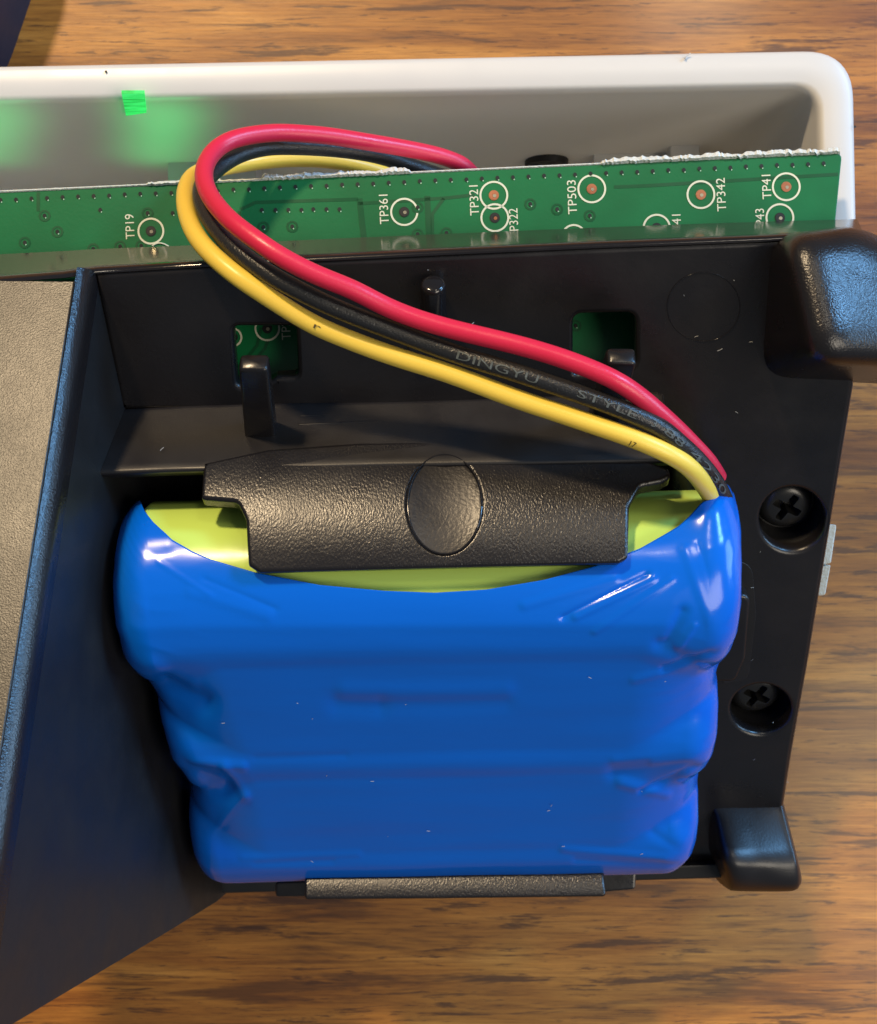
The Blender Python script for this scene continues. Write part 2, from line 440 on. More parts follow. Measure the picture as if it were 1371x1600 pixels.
def disc(name, cx, cy, r0, r1, mat, w=-0.004, n=28, parent=pcb, a0=0, a1=360):
    """flat ring (or disc when r0 = 0) printed on the board, 4 hundredths of a millimetre proud"""
    k = n if a1-a0 >= 360 else n+1
    outer = [pp(cx+r1*math.cos(R(a0+(a1-a0)*i/n)), cy-r1*math.sin(R(a0+(a1-a0)*i/n)), w) for i in range(k)]
    if r0 <= 0: return mesh_obj(name, outer, [tuple(range(n))], mat, parent, smooth=False)
    inner = [pp(cx+r0*math.cos(R(a0+(a1-a0)*i/n)), cy-r0*math.sin(R(a0+(a1-a0)*i/n)), w) for i in range(k)]
    f = [(i, (i+1) % k, k+(i+1) % k, k+i) for i in range(n)]
    return mesh_obj(name, outer+inner, f, mat, parent, smooth=False)
def pcb_text(s, cx, cy, length, rot=90, tilt=2.6):
    v, f = text_mesh(s, 1.0, spacing=1.0)
    xs = [p.x for p in v]; ys = [p.y for p in v]
    sx = length/(max(xs)-min(xs)); sy = 14.0/(max(ys)-min(ys))
    a = R(rot+tilt); out = []
    for p in v:
        x, y = (p.x-(max(xs)+min(xs))/2)*sx, (p.y-(max(ys)+min(ys))/2)*sy
        out.append(pp(cx + x*math.cos(a)-y*math.sin(a), cy - (x*math.sin(a)+y*math.cos(a)), -0.004))
    return mesh_obj('printed_text', out, f, m_silk, pcb, smooth=False)
pads = [(236, 361, 21, m_tin, 1), (632, 331, 22, m_tin, 1), (772, 305, 22.5, m_copper, 0), (773.5, 340, 22.5, m_copper, 1), (925, 295, 22.5, m_copper, 0),
        (1095.6, 304, 22.5, m_copper, 0), (1229, 291.7, 22.5, m_copper, 0), (1219, 340, 22.5, m_tin, 1), (1026.5, 356, 22, m_tin, 1), (897, 370, 20, m_tin, 1),
        (418, 513, 20, m_tin, 1), (364, 527, 15, m_tin, 1)]
for (x, y, r_, mt, dark) in pads:
    a = (20, 355) if x in (632,) else (0, 360)
    disc('printed_ring', x, y, r_-3.0, r_, m_silk, -0.004, 40, a0=a[0], a1=a[1])
    pad = disc('test_pad', x, y, 0, 8, m_hole if dark else m_copper, -0.005, 20)
    ring_ = disc('pad_rim', x, y, 2.6, 6.8, m_copper if not dark else m_dark, -0.007, 20, parent=pcb)
    pin = disc('pad_pin', x+1, y+1, 0, 2.8, mt if dark else m_tin, -0.010, 12, parent=pcb)
    for ch in (ring_, pin):
        ch.parent = pad; ch.matrix_parent_inverse = Matrix.Identity(4)
tail = catmull([pp(238, 384, -0.004), pp(247, 380, -0.004), pp(256, 381, -0.004), pp(264, 385, -0.004)], 5)
tube('printed_tail', tail, 0.007, m_silk, pcb, 6)
for (s, x, y, l) in (('TP19', 203, 354, 39), ('TP361', 600, 327, 46), ('TP321', 741, 313, 47), ('TP322', 803, 349, 47), ('TP503', 894, 308, 53),
                     ('TP342', 1127, 304, 52), ('TP41', 1198, 292, 38), ('TP43', 1188, 345, 38), ('TP341', 1058, 359, 48), ('TP2', 447, 516, 30)):
    pcb_text(s, x, y, l)
def small_holes():
    def hole_mesh(name, pts, r_, mat, ring_r=None):
        v, f = [], []
        for (x, y) in pts:
            n = 10; b0 = len(v)
            if ring_r:
                for rr, ww in ((ring_r, -0.003), (r_*1.5, -0.003)):
                    for k in range(n): v.append(pp(x+rr*math.cos(2*math.pi*k/n), y+rr*math.sin(2*math.pi*k/n), ww))
                f += [(b0+k, b0+(k+1) % n, b0+n+(k+1) % n, b0+n+k) for k in range(n)]
            else:
                for k in range(n): v.append(pp(x+r_*math.cos(2*math.pi*k/n), y+r_*1.15*math.sin(2*math.pi*k/n), -0.006))
                f.append(tuple(range(b0, b0+n)))
        return mesh_obj(name, v, f, mat, pcb, smooth=False)
    row = [(1+24.27*i, 313-(313-254.6)*(24.27*i)/1299 + random.uniform(-.6, .6)) for i in range(-6, 54)]
    loose = [(157, 328), (270, 333), (409.5, 328), (431, 328), (451, 328), (471.5, 328), (490, 327), (510.5, 327), (531, 327)]
    ringed = [(70, 337), (90, 362), (39, 379), (146, 389), (188, 385), (221, 384), (231, 333), (412, 355), (457, 354), (653, 366), (698, 364),
              (829, 319), (871, 327), (922, 337), (653, 324), (900, 509), (1130, 367)]
    tag(hole_mesh('via_hole', row+loose+ringed, 3.0, m_hole), kind='stuff')
    tag(hole_mesh('via_glint', [(x+1.8, y+3.2) for x, y in row+loose+ringed], 1.1, m_glint), kind='stuff')
    tag(hole_mesh('via_ring', ringed, 4.2, m_trace, 9.5), kind='stuff')
small_holes()
def strips():
    lines = [[(562, 310), (569, 372)], [(560, 318), (700, 309), (742, 304)], [(668, 306), (671, 374)], [(376, 327), (400, 316), (560, 311)], [(374, 330), (374, 345)],
             [(676, 372), (676, 334), (694, 310)], [(372, 575), (402, 540), (408, 512)], [(384, 580), (414, 545), (420, 530)], [(60, 300), (60, 330)], [(960, 292), (1010, 290), (1310, 272)]]
    for ln in lines:
        wd = 2.6 if ln[0][0] not in (668, 562) else 4.5
        v, f = [], []
        for i, (x, y) in enumerate(ln):
            a, b = Vector(ln[max(i-1, 0)]), Vector(ln[min(i+1, len(ln)-1)]); t = (b-a).normalized()
            v += [pp(x-t.y*wd, y+t.x*wd, -0.002), pp(x+t.y*wd, y-t.x*wd, -0.002)]
            if i: f.append((2*i-2, 2*i-1, 2*i+1, 2*i))
        mesh_obj('trace', v, f, m_trace, pcb, smooth=False)
    mesh_obj('copper_pour', [pp(x, y, -0.0015) for x, y in ((678, 375), (678, 336), (696, 312), (752, 306), (752, 322), (752, 372))], [(0, 1, 2, 3, 4, 5)], m_trace, pcb, smooth=False) if False else None
strips()
# pale connector block peeping out beside the chassis
def box8(name, c8, mat, parent, bev=0.02, seg=2, angle=40):
    me = bpy.data.meshes.new(name)
    me.from_pydata([tuple(v) for v in c8], [], [(0, 1, 2, 3), (4, 5, 6, 7), (0, 1, 5, 4), (1, 2, 6, 5), (2, 3, 7, 6), (3, 0, 4, 7)])
    bm = bmesh.new(); bm.from_mesh(me); bmesh.ops.recalc_face_normals(bm, faces=bm.faces)
    if bev: bmesh.ops.bevel(bm, geom=list(bm.edges), offset=bev, segments=seg, profile=0.5, affect='EDGES')
    bm.to_mesh(me); bm.free(); finish(me, angle)
    o = link_mesh(name, me, mat, parent); weighted(o); return o
def quad_block(name, q, d0, depth, mat, parent, bev=0.02):
    """block whose front face is the pixel quad q (with its own distances) and which runs straight down by depth"""
    top = [P(x, y, d) for (x, y), d in zip(q, d0)]
    return box8(name, top+[v-Vector((0, 0, depth)) for v in top], mat, parent, bev)

# ------------------------------------------------------------------ chassis
ch = tag(empty('rear_chassis', P(1170, 1395, 14.29)), 'black plastic rear chassis holding the blue battery pack, with screws and moulded feet', 'chassis')
win1 = rounded([(364, 511), (462, 511), (466, 588), (432, 590), (412, 604), (370, 604)], [10, 10, 10, 4, 6, 10])
win2 = rounded([(896, 492), (993, 490), (995, 566), (980, 585), (896, 585)], [16, 16, 14, 10, 8])
hole1 = circle_px(1239, 812, 51, 49, 40); hole2 = circle_px(1190, 1109, 47, 38, 40)
L1 = [(-80, 437), (0, 431), (100, 424), (150, 417), (300, 408), (560, 395), (700, 388), (940, 377), (1100, 371), (1200, 367), (1300, 361), (1348, 359)]
L0 = [(-80, 400), (0, 397), (100, 392), (150, 389), (300, 383), (560, 371), (700, 365), (940, 355), (1100, 349), (1200, 346), (1300, 343), (1340, 342)]
def l1y(x):
    for (a, b) in zip(L1, L1[1:]):
        if a[0] <= x <= b[0]: return a[1]+(b[1]-a[1])*(x-a[0])/(b[0]-a[0])
    return L1[-1][1]
plate = [(148, l1y(148)+9), (300, l1y(300)+9), (560, l1y(560)+9), (940, l1y(940)+9), (1200, l1y(1200)+9), (1339, 370), (1334, 600), (1296, 830), (1263, 1030), (1236, 1180), (1221, 1290), (1208, 1330), (1040, 1380), (1040, 1000), (1050, 720), (1035, 640), (600, 641), (190, 641)]
panel('back_plate', [rounded(plate, [0, 0, 0, 0, 0, 10, 10, 0, 0, 0, 30, 10, 10, 0, 10, 10, 0, 6], 5), win1, win2, hole1, hole2], M_SURF, 0.13, 0.045, m_black, ch, seg=4, step=0.16)
# right flank of the plate, turned down towards the table
edge = [(1345, 380), (1341, 560), (1341, 600), (1303, 830), (1270, 1030), (1243, 1180), (1229, 1270)]
rows = []
for t in range(9):
    u = t/8; row = []
    for (x, y) in edge:
        q0 = M_SURF.px(x-12, y, 0.012); q1 = M_SURF.px(x-2, y, -0.012); q2 = M_SURF.px(x+1, y)-Vector((0.0, 0, 0.25))
        row.append((1-u)**2*q0+2*u*(1-u)*q1+u*u*q2)
    rows.append(row)
rows.append([p-Vector((0.10, 0, 0.9)) for p in rows[-1]])
loft('flank', rows, m_black, ch)
# top lip: rounds over from the plate and slopes back to the circuit board
def top_lip():
    rows = []
    base = []
    for (x, y), (x0, y0) in zip(L1, L0):
        near = (PANEL_SURF if x < 112 else M_SURF)
        a = near.px(x, y+10); e = near.px(x, y+1); b = P(x0, y0, 10.36)
        base.append((a, e, b))
    rows.append([a-Vector((0, 0.0, 0.02)) for a, e, b in base])
    for k in range(7):
        s = k/6
        row = []
        for a, e, b in base:
            c = e + (b-e).normalized()*0.14
            row.append((1-s)**2*a + 2*s*(1-s)*e + s*s*c)
        rows.append(row)
    for s in (0.5, 1.0):
        rows.append([(e+(b-e).normalized()*0.14).lerp(b, s) for a, e, b in base])
    rows.append([b-Vector((0, 0.10, 0.02)) for a, e, b in base])
    loft('top_lip', rows, m_gloss, ch, angle=70)
top_lip()
# side wall of the raised wedge
def wall_x(d): return -2.90 + 0.10*(d-8.04)
class Wall:
    pass
poly = [(y_, PANEL_SURF.fn(0, y_)+0.22) for y_ in (1.88, 1.4, 0.9, 0.4, -0.1, -0.6, -1.12, -1.7, -2.3, -2.9, -3.62)] + [(-3.43, 8.0), (-3.95, 11.4), (-4.20, 13.1), (-4.23, 13.5), (-4.18, 13.75), (-3.9, 13.9), (-2.0, 14.2), (0.7, 13.0), (0.75, 10.42), (1.82, 10.35), (1.85, 9.95)]
def side_wall():
    pts = rounded(poly, [0.05]+[0]*9+[0.02, 0.1, 0, 0.1, 0.1, 0.1, 0.1, 0, 0, 0, 0, 0.05], 4)
    pts = resample(pts, 0.3)
    vv, ff = [], []
    ov, oe, of, vo, eo, fo = delaunay_2d_cdt([Vector(p) for p in pts], [(i, (i+1) % len(pts)) for i in range(len(pts))], [], 1, 1e-7)
    n = len(ov)
    for t in (0, 0.14):
        for p in ov: vv.append(Vector((wall_x(p.y)-t, p.x, H-p.y)))
    for f in of: ff.append(tuple(f)); ff.append(tuple(n+i for i in reversed(f)))
    idx = list(range(len(pts)))
    for i in idx:
        j = (i+1) % len(pts); ff.append((i, j, n+j, n+i))
    mesh_obj('side_wall', vv, ff, m_wall, ch, angle=30)
side_wall()
# rounded ridge between side wall and textured face
def ridge():
    line = [(y_, PANEL_SURF.fn(0, y_)) for y_ in [1.92]+[1.84-0.25*k for k in range(0, 23)]]
    rows = []
    r_ = 0.20
    for i in range(-1, 9):
        a = R(60)*max(i, 0)/8
        row = []
        for (y, d) in line:
            xw = wall_x(d+r_)+0.002
            row.append(Vector((xw - r_*(1-math.cos(a)) + 0.004*(1-i/8), y, H-(d + r_*(1-math.sin(a)) - 0.0))) + Vector((0.004 if i < 0 else 0, 0.0, -0.12 if i < 0 else 0)))
        rows.append(row)
    loft('ridge', rows, m_block, ch, angle=70)
ridge()
# textured outer face on the left
def face_xy():
    ys = [1.80, 1.1, 0.4, -0.3, -1.1, -1.9, -2.7, -3.6]
    right = [(wall_x(PANEL_SURF.fn(0, y)+0.2)-0.094, y) for y in ys]
    return right + [(-5.6, -3.6), (-5.6, 1.80+0.03)]
panel('textured_face', [face_xy()], PANEL_SURF, 0.10, 0.012, m_panel, ch, px=False, seg=2, grid=0.3)
# shelf under the upper wall
def shelf():
    cr = [(186, 640), (300, 634), (450, 630), (620, 628), (800, 622), (950, 615), (1028, 612)]
    fr = [(112, 742), (260, 738), (400, 735), (600, 730), (800, 727), (960, 724), (1052, 722)]
    A = [M_SURF.px(x, y, -0.004) for x, y in cr]; B = [P(x, y, 9.76) for x, y in fr]
    A[0].x = wall_x(H-A[0].z)+0.002; B[0].x = wall_x(H-B[0].z)+0.002
    n_ = [(b-a).normalized() for a, b in zip(A, B)]
    rows = [[a-Vector((0, -0.02, 0.06)) for a in A]]
    for s in (0, 0.04, 0.3, 0.6, 0.85): rows.append([a.lerp(b, s) for a, b in zip(A, B)])
    for k in range(1, 6):
        s = k/5
        row = []
        for a, b in zip(A, B):
            u = (b-a).normalized(); q0 = b-u*0.09; q1 = b; q2 = b+Vector((0, -0.01, -0.09))
            row.append((1-s)**2*q0+2*s*(1-s)*q1+s*s*q2)
        rows.append(row)
    rows.append([b+Vector((0, -0.02, -0.16)) for b in B])
    rows.append([b+Vector((0, 0.0, -0.9)) for b in B])
    return loft('shelf', rows, m_shelf, ch, angle=50), A, B
sh, SA, SB = shelf()
def on_shelf(px, py):
    """point of the shelf seen at a pixel"""
    pts = [(SA[2], SB[2])]
    a, b = pts[0]
    sl = ((H-b.z)-(H-a.z))/(b.y-a.y)
    return Surf(lambda x, y: (H-a.z)+sl*(y-a.y)-0.0).px(px, py)
# end wall closing the shelf on the right
e0, e1 = SA[-1], SB[-1]
box8('shelf_end', [e0+Vector((-.1, .0, -.02)), e0+Vector((.06, .0, -.02)), e1+Vector((.0, 0, -.03)), e1+Vector((-.1, 0, -.03)),
                   e0+Vector((-.1, 0, -.35)), e0+Vector((.06, 0, -.35)), e1+Vector((.0, 0, -.9)), e1+Vector((-.1, 0, -.9))], m_black, ch, 0.03)
MN = Vector((0, 0.545, 0.838))
SHN = (SB[2]-SA[2]).cross(Vector((1, 0, 0))).normalized()
if SHN.z < 0: SHN = -SHN
def post(x, y, length, wpx=46):
    b = on_shelf(x, y)
    ux = Vector((1, 0, 0)); uy = MN.cross(ux).normalized()
    hw, hd = 0.122, 0.085
    rows = []
    for (t, k) in ((-0.2, 1.05), (0.0, 1.05), (length-0.035, 0.93), (length-0.012, 0.88), (length, 0.76)):
        c = b+(MN+Vector((0.06, 0, 0)))*t
        pts = rounded([(-hw*k, -hd*k), (hw*k, -hd*k), (hw*k, hd*k), (-hw*k, hd*k)], 0.035, 4)
        rows.append([c+ux*p+uy*q for p, q in pts])
    loft('post', rows, m_black, ch, closed=True, cap1=True, angle=60)
post(408, 670, 0.86); post(938, 672, 0.95)
# slim raised line on the shelf
ra = [on_shelf(x, y) + SHN*0.0 for x, y in ((468, 664), (560, 660), (700, 655), (840, 650), (940, 646))]
tube('rib', ra, 0.012, m_black, ch, 8)
ra = [on_shelf(x, y) for x, y in ((470, 650), (600, 645), (840, 636), (940, 632))]
tube('rib', ra, 0.007, m_black, ch, 8)
# pin on the upper wall
b = M_SURF.px(677, 492)
rows = []
for (t, r_) in ((-0.03, 0.125), (0.0, 0.118), (0.04, 0.108), (0.33, 0.100), (0.36, 0.09), (0.37, 0.07)):
    c = b+MN*t; uy = MN.cross(Vector((1, 0, 0)))
    rows.append([c+Vector((1, 0, 0))*r_*math.cos(a)+uy*r_*math.sin(a) for a in (2*math.pi*k/24 for k in range(24))])
loft('pin', rows, m_gloss, ch, closed=True, cap1=True, angle=60)
# small boss half hidden by the wires
panel('boss', [rounded([(636, 538), (660, 536), (664, 566), (640, 572)], 6)], Surf(lambda x, y: M_SURF.fn(x, y)-0.06), 0.1, 0.02, m_black, ch)
# faint ejector mark rings
def mark(surf, cx, cy, rx, ry, rad, mat, name='ejector_mark'):
    n = 72
    pts = [surf.px(cx+rx*math.cos(2*math.pi*k/n), cy+ry*math.sin(2*math.pi*k/n), -0.001) for k in range(n+1)]
    return tube(name, pts, rad, mat, ch, 6)
mark(M_SURF, 1100, 479, 57, 54, 0.0045, m_gloss)
# retaining clip over the top of the battery
clip_px = [(318, 722), (420, 700), (560, 690), (700, 687), (860, 690), (970, 702), (1046, 731), (1050, 744), (1034, 753), (1000, 760), (984, 790), (982, 872), (968, 880), (700, 887), (405, 895), (388, 884), (384, 812), (371, 784), (314, 779)]
cl = panel('retaining_clip', [rounded(clip_px, [5, 0, 0, 0, 0, 0, 8, 8, 6, 14, 16, 8, 8, 0, 12, 8, 16, 14, 6], 5), circle_px(695, 788, 57, 76, 60)], CLIP_SURF, 0.13, 0.035, m_grain, ch, grid=0.14, seg=4, step=0.12, wn=False, angle=80)
mcx, mcy = CLIP_SURF.hit(695, 788); mrx = CLIP_SURF.hit(752, 788)[0]-mcx; mry = (CLIP_SURF.hit(695, 712)[1]-CLIP_SURF.hit(695, 864)[1])/2
def dish(x, y):
    q = min(1.2, ((x-mcx)/mrx)**2 + ((y-mcy)/mry)**2)
    step = 0.006 if (x-mcx)/mrx > -0.45+0.35*((y-mcy)/mry)**2 else 0.0
    return CLIP_SURF.fn(x, y) + 0.008 + 0.020*max(0.0, 1-q) + step
cm = panel('thumb_mark', [circle_px(695, 788, 58, 77, 60)], Surf(dish), 0.02, 0.004, plastic('smoothed_black_plastic', BLACK, 0.34, 36, 0.35, 0.006), ch, grid=0.035)
cm.parent = cl; cm.matrix_parent_inverse = Matrix.Identity(4)
tb_ = mark(Surf(lambda x, y: CLIP_SURF.fn(x, y)-0.010), 695, 788, 58, 77.5, 0.008, m_gloss, 'mark_rim'); tb_.parent = cl; tb_.matrix_parent_inverse = Matrix.Identity(4)
# frustum blocks: corner block at upper right and the foot at lower right
def frustum(name, base, top, rr, mat, parent=ch, nround=6, rc=0.16):
    """base and top: matching 3D quads; the top rim is rounded by rr"""
    def dense(q, rc):
        n = len(q); out = []
        for i in range(n):
            a, b, c = q[i-1], q[i], q[(i+1) % n]
            u, v = (a-b), (c-b); t = min(rc, u.length*0.45, v.length*0.45)
            p0, p1 = b+u.normalized()*t, b+v.normalized()*t
            for k in range(7):
                s = k/6; out.append((1-s)**2*p0+2*s*(1-s)*b+s*s*p1)
        return out
    B, T = dense(base, rc), dense(top, rc)
    c = sum(T, Vector())/len(T)
    rows = [B, [x.lerp(y, 0.5) for x, y in zip(B, T)]]
    for k in range(nround+1):
        s = k/nround
        row = []
        for x, y in zip(B, T):
            q0 = y+(x-y).normalized()*min(rr, (x-y).length*0.8); q2 = y+(c-y).normalized()*rr*1.25
            row.append((1-s)**2*q0+2*s*(1-s)*y+s*s*q2)
        rows.append(row)
    for s in (0.35, 0.7): rows.append([q.lerp(c, s) for q in rows[nround+2]])
    return loft(name, rows, mat, parent, closed=True, cap1=True, angle=70)
bt = [P(1234, 366, 9.04), P(1352, 352, 9.21), P(1470, 420, 9.40), P(1470, 568, 9.24), P(1280, 566, 8.88)]
bb = [M_SURF.px(1206, 369, 0.03), P(1340, 350, 10.1), P(1440, 420, 10.6), P(1440, 590, 10.55), M_SURF.px(1190, 592, 0.03)]
bb[3] = P(1440, 603, 10.4); bb[2] = P(1440, 430, 10.6)
frustum('corner_block', bb, bt, 0.27, m_block, rc=0.26)
def foot():
    m_foot = plastic('worn_black_plastic', BLACK, 0.37, 44, 0.35, 0.003)
    # section columns: start on the plate, outer bend, lower lip, down to the table
    keys = [(((1092, 1264), 13.25), ((1098, 1326), 13.7), ((1128, 1384), 13.95)), (((1112, 1262), 13.0), ((1122, 1352), 12.95), ((1142, 1394), 13.1)),
            (((1126, 1262), 12.955), ((1140, 1364), 12.50), ((1152, 1397), 12.86)), (((1170, 1262), 12.95), ((1190, 1366), 12.56), ((1195, 1398), 12.84)),
            (((1212, 1260), 12.945), ((1240, 1367), 12.64), ((1243, 1397), 12.83)), (((1221, 1254), 12.96), ((1250, 1364), 12.68), ((1254, 1388), 12.88)),
            (((1224, 1252), 13.05), ((1252, 1362), 12.83), ((1256, 1384), 13.0))]
    cols = []
    for k_ in keys:
        A, B, C = (P(*k_[i][0], k_[i][1]) for i in range(3))
        up = A+Vector((0, 0.12, -0.10)); D = Vector((C.x-0.02, C.y+0.02, 0.01))
        c = [up, A+(up-A)*0.3]
        for t in range(6):
            u = t/5; p0, p1, p2 = A+(up-A)*0.2, A, A+(B-A)*0.12
            c.append((1-u)**2*p0+2*u*(1-u)*p1+u*u*p2)
        c += [A.lerp(B, 0.35), A.lerp(B, 0.6)]
        q0 = A.lerp(B, 0.82)
        for t in range(9):
            u = t/8; c.append((1-u)**2*q0+2*u*(1-u)*(B*0.35+C*0.65+Vector((0, -0.02, 0.05)))+u*u*(C-Vector((0, 0, 0.10))))
        c += [C.lerp(D, 0.4), D]
        cols.append(c)
    rows = []
    n = len(cols[0])
    fine = [catmull([c[i] for c in cols], 6) for i in range(n)]
    for k in range(len(fine[0])): rows.append([fine[i][k] for i in range(n)])
    last = [Vector((p.x-0.10, p.y, min(p.z, H-13.0)-0.8 if p.z > 0.9 else 0.01)) for p in rows[-1]]
    rows.append(last)
    loft('foot', rows, m_foot, ch, angle=60)
foot()
# bay floor, bay bottom rail and bottom clip
BAT_U = Vector((0.9998, 0.0209, 0)).normalized()
BAT_A = Vector((0, 0.772, 0.636)); BAT_A = (BAT_A - BAT_U*BAT_A.dot(BAT_U)).normalized()
BAT_N = BAT_U.cross(BAT_A).normalized()
if BAT_N.z < 0: BAT_N = -BAT_N
PITCH, RAD = 1.46, 0.81
C_TOP = P(669, 908, 10.45)
def bat0(x, a, h): return C_TOP + BAT_U*x + BAT_A*a + BAT_N*h
def bat(x, a, h):
    t = max(0.0, min(1.0, (-a-0.35)/1.1)); t = t*t*(3-2*t)
    return bat0(x + (0.19*t*min(1.0, -x/2.5) if x < 0 else 0.0), a, h)
fl = [bat0(-2.66, 0.85, -0.9), bat(2.55, 0.85, -0.9), bat(2.60, -2*PITCH-1.10, -0.90), bat(-2.5, -2*PITCH-1.10, -0.90)]
box8('bay_floor', fl+[v-BAT_N*0.12 for v in fl], m_dark, ch, 0.02)
rl = [P(296, 1380, 13.3), P(1142, 1350, 13.3), P(1142, 1373, 13.35), P(296, 1399, 13.35)]
box8('bay_rail', rl+[v-Vector((0, -0.1, 0.7)) for v in rl], m_wall, ch, 0.03)
BC = arc_surf(0.74, -3.95, 12.50)
panel('bottom_clip', [rounded([(476, 1370), (700, 1364), (944, 1359), (948, 1401), (700, 1404), (476, 1406)], [6, 0, 6, 6, 0, 6])], BC, 0.14, 0.03, m_grain, ch, grid=0.09, step=0.12, seg=3, wn=False, angle=80)
quad_block('clip_stem', [(484, 1372), (940, 1365), (940, 1398), (484, 1401)], [12.05]*4, 1.3, m_black, ch, 0.03)
for q in ([(430, 1379), (490, 1377), (490, 1402), (430, 1403)], [(930, 1352), (996, 1350), (994, 1391), (930, 1397)]):
    quad_block('clip_tab', q, [12.78]*4, 0.35, m_black, ch, 0.035)
# bay ledge and latch tab right of the battery
panel('latch_recess_shade', [rounded([(1130, 868), (1176, 884), (1182, 960), (1170, 1062), (1130, 1070)], [10, 26, 20, 20, 6])], Surf(lambda x, y: M_SURF.fn(x, y)-0.006), 0.05, 0.004, m_dark, ch)  # thin dark sheet painting in the shade of the slot beside the tab
panel('latch_tab', [rounded([(1098, 930), (1174, 930), (1166, 1030), (1150, 1066), (1096, 1068)], [6, 14, 10, 14, 6])], Surf(lambda x, y: M_SURF.fn(x, y)-0.18), 0.25, 0.035, m_black, ch, seg=4)
# screws at the bottom of their wells
TN = Vector((0, -0.545, 0.838))
def screw(hx, hy, rx, ry, sx, sy):
    """well walls, well floor and a cross-slot screw head, set 3 mm below the plate"""
    top = [M_SURF.px(x, y, 0.09) for x, y in circle_px(hx, hy, rx+2, ry+2, 40)]
    deep = 0.36
    bot = [p-TN*deep*0.8 for p in top]; cen = sum(bot, Vector())/40
    bot = [cen+(p-cen)*0.94 for p in bot]
    rows = [top, bot, [cen-TN*0.02+(p-cen)*0.1 for p in bot]]
    loft('screw_well', rows, m_dark, ch, closed=True, cap1=True, angle=50)
    c = cen + TN*0.02
    ux = Vector((1, 0, 0)); uy = TN.cross(ux).normalized()
    rh = rx/F*(H-c.z)*0.84
    prof = []
    n = 48
    rows = []
    for (k, hgt) in ((1.0, 0.0), (1.0, 0.06), (0.94, 0.10), (0.8, 0.135), (0.62, 0.155)):
        rows.append([c+ux*rh*k*math.cos(2*math.pi*i/n)+uy*rh*k*math.sin(2*math.pi*i/n)+TN*hgt for i in range(n)])
    # cross slot: pull the inner rings into a plus sign and down
    def plus(i, arm, half):
        a = 2*math.pi*i/n + R(28)
        ca, sa = abs(math.cos(a)), abs(math.sin(a))
        big, sml = max(ca, sa), min(ca, sa)
        r1 = arm/big; r2 = half/sml if sml > 1e-6 else 9
        return min(r1, r2) if r2 > half*1.0 else half
    for (hgt, k) in ((0.155, 1.0), (0.13, 0.97), (-0.02, 0.75)):
        rows.append([c + (ux*math.cos(2*math.pi*i/n)+uy*math.sin(2*math.pi*i/n))*rh*max(plus(i, 0.56, 0.15)*k, 0.12) + TN*hgt for i in range(n)])
    s = loft('screw', rows, m_screw, ch, closed=True, cap0=True, cap1=True, angle=30)
screw(1239, 812, 51, 49, 0, 0); screw(1190, 1109, 47, 38, 0, 0)
# pale socket edge beside the chassis (belongs to the board behind it)
quad_block('connector_shell', [(1286, 818), (1309, 820), (1300, 880), (1281, 884)], [11.25, 11.25, 11.5, 11.5], 0.5, m_grey, pcb, 0.02)
quad_block('connector_shell', [(1280, 886), (1300, 882), (1291, 930), (1272, 932)], [11.52, 11.5, 11.75, 11.75], 0.5, m_grey, pcb, 0.02)

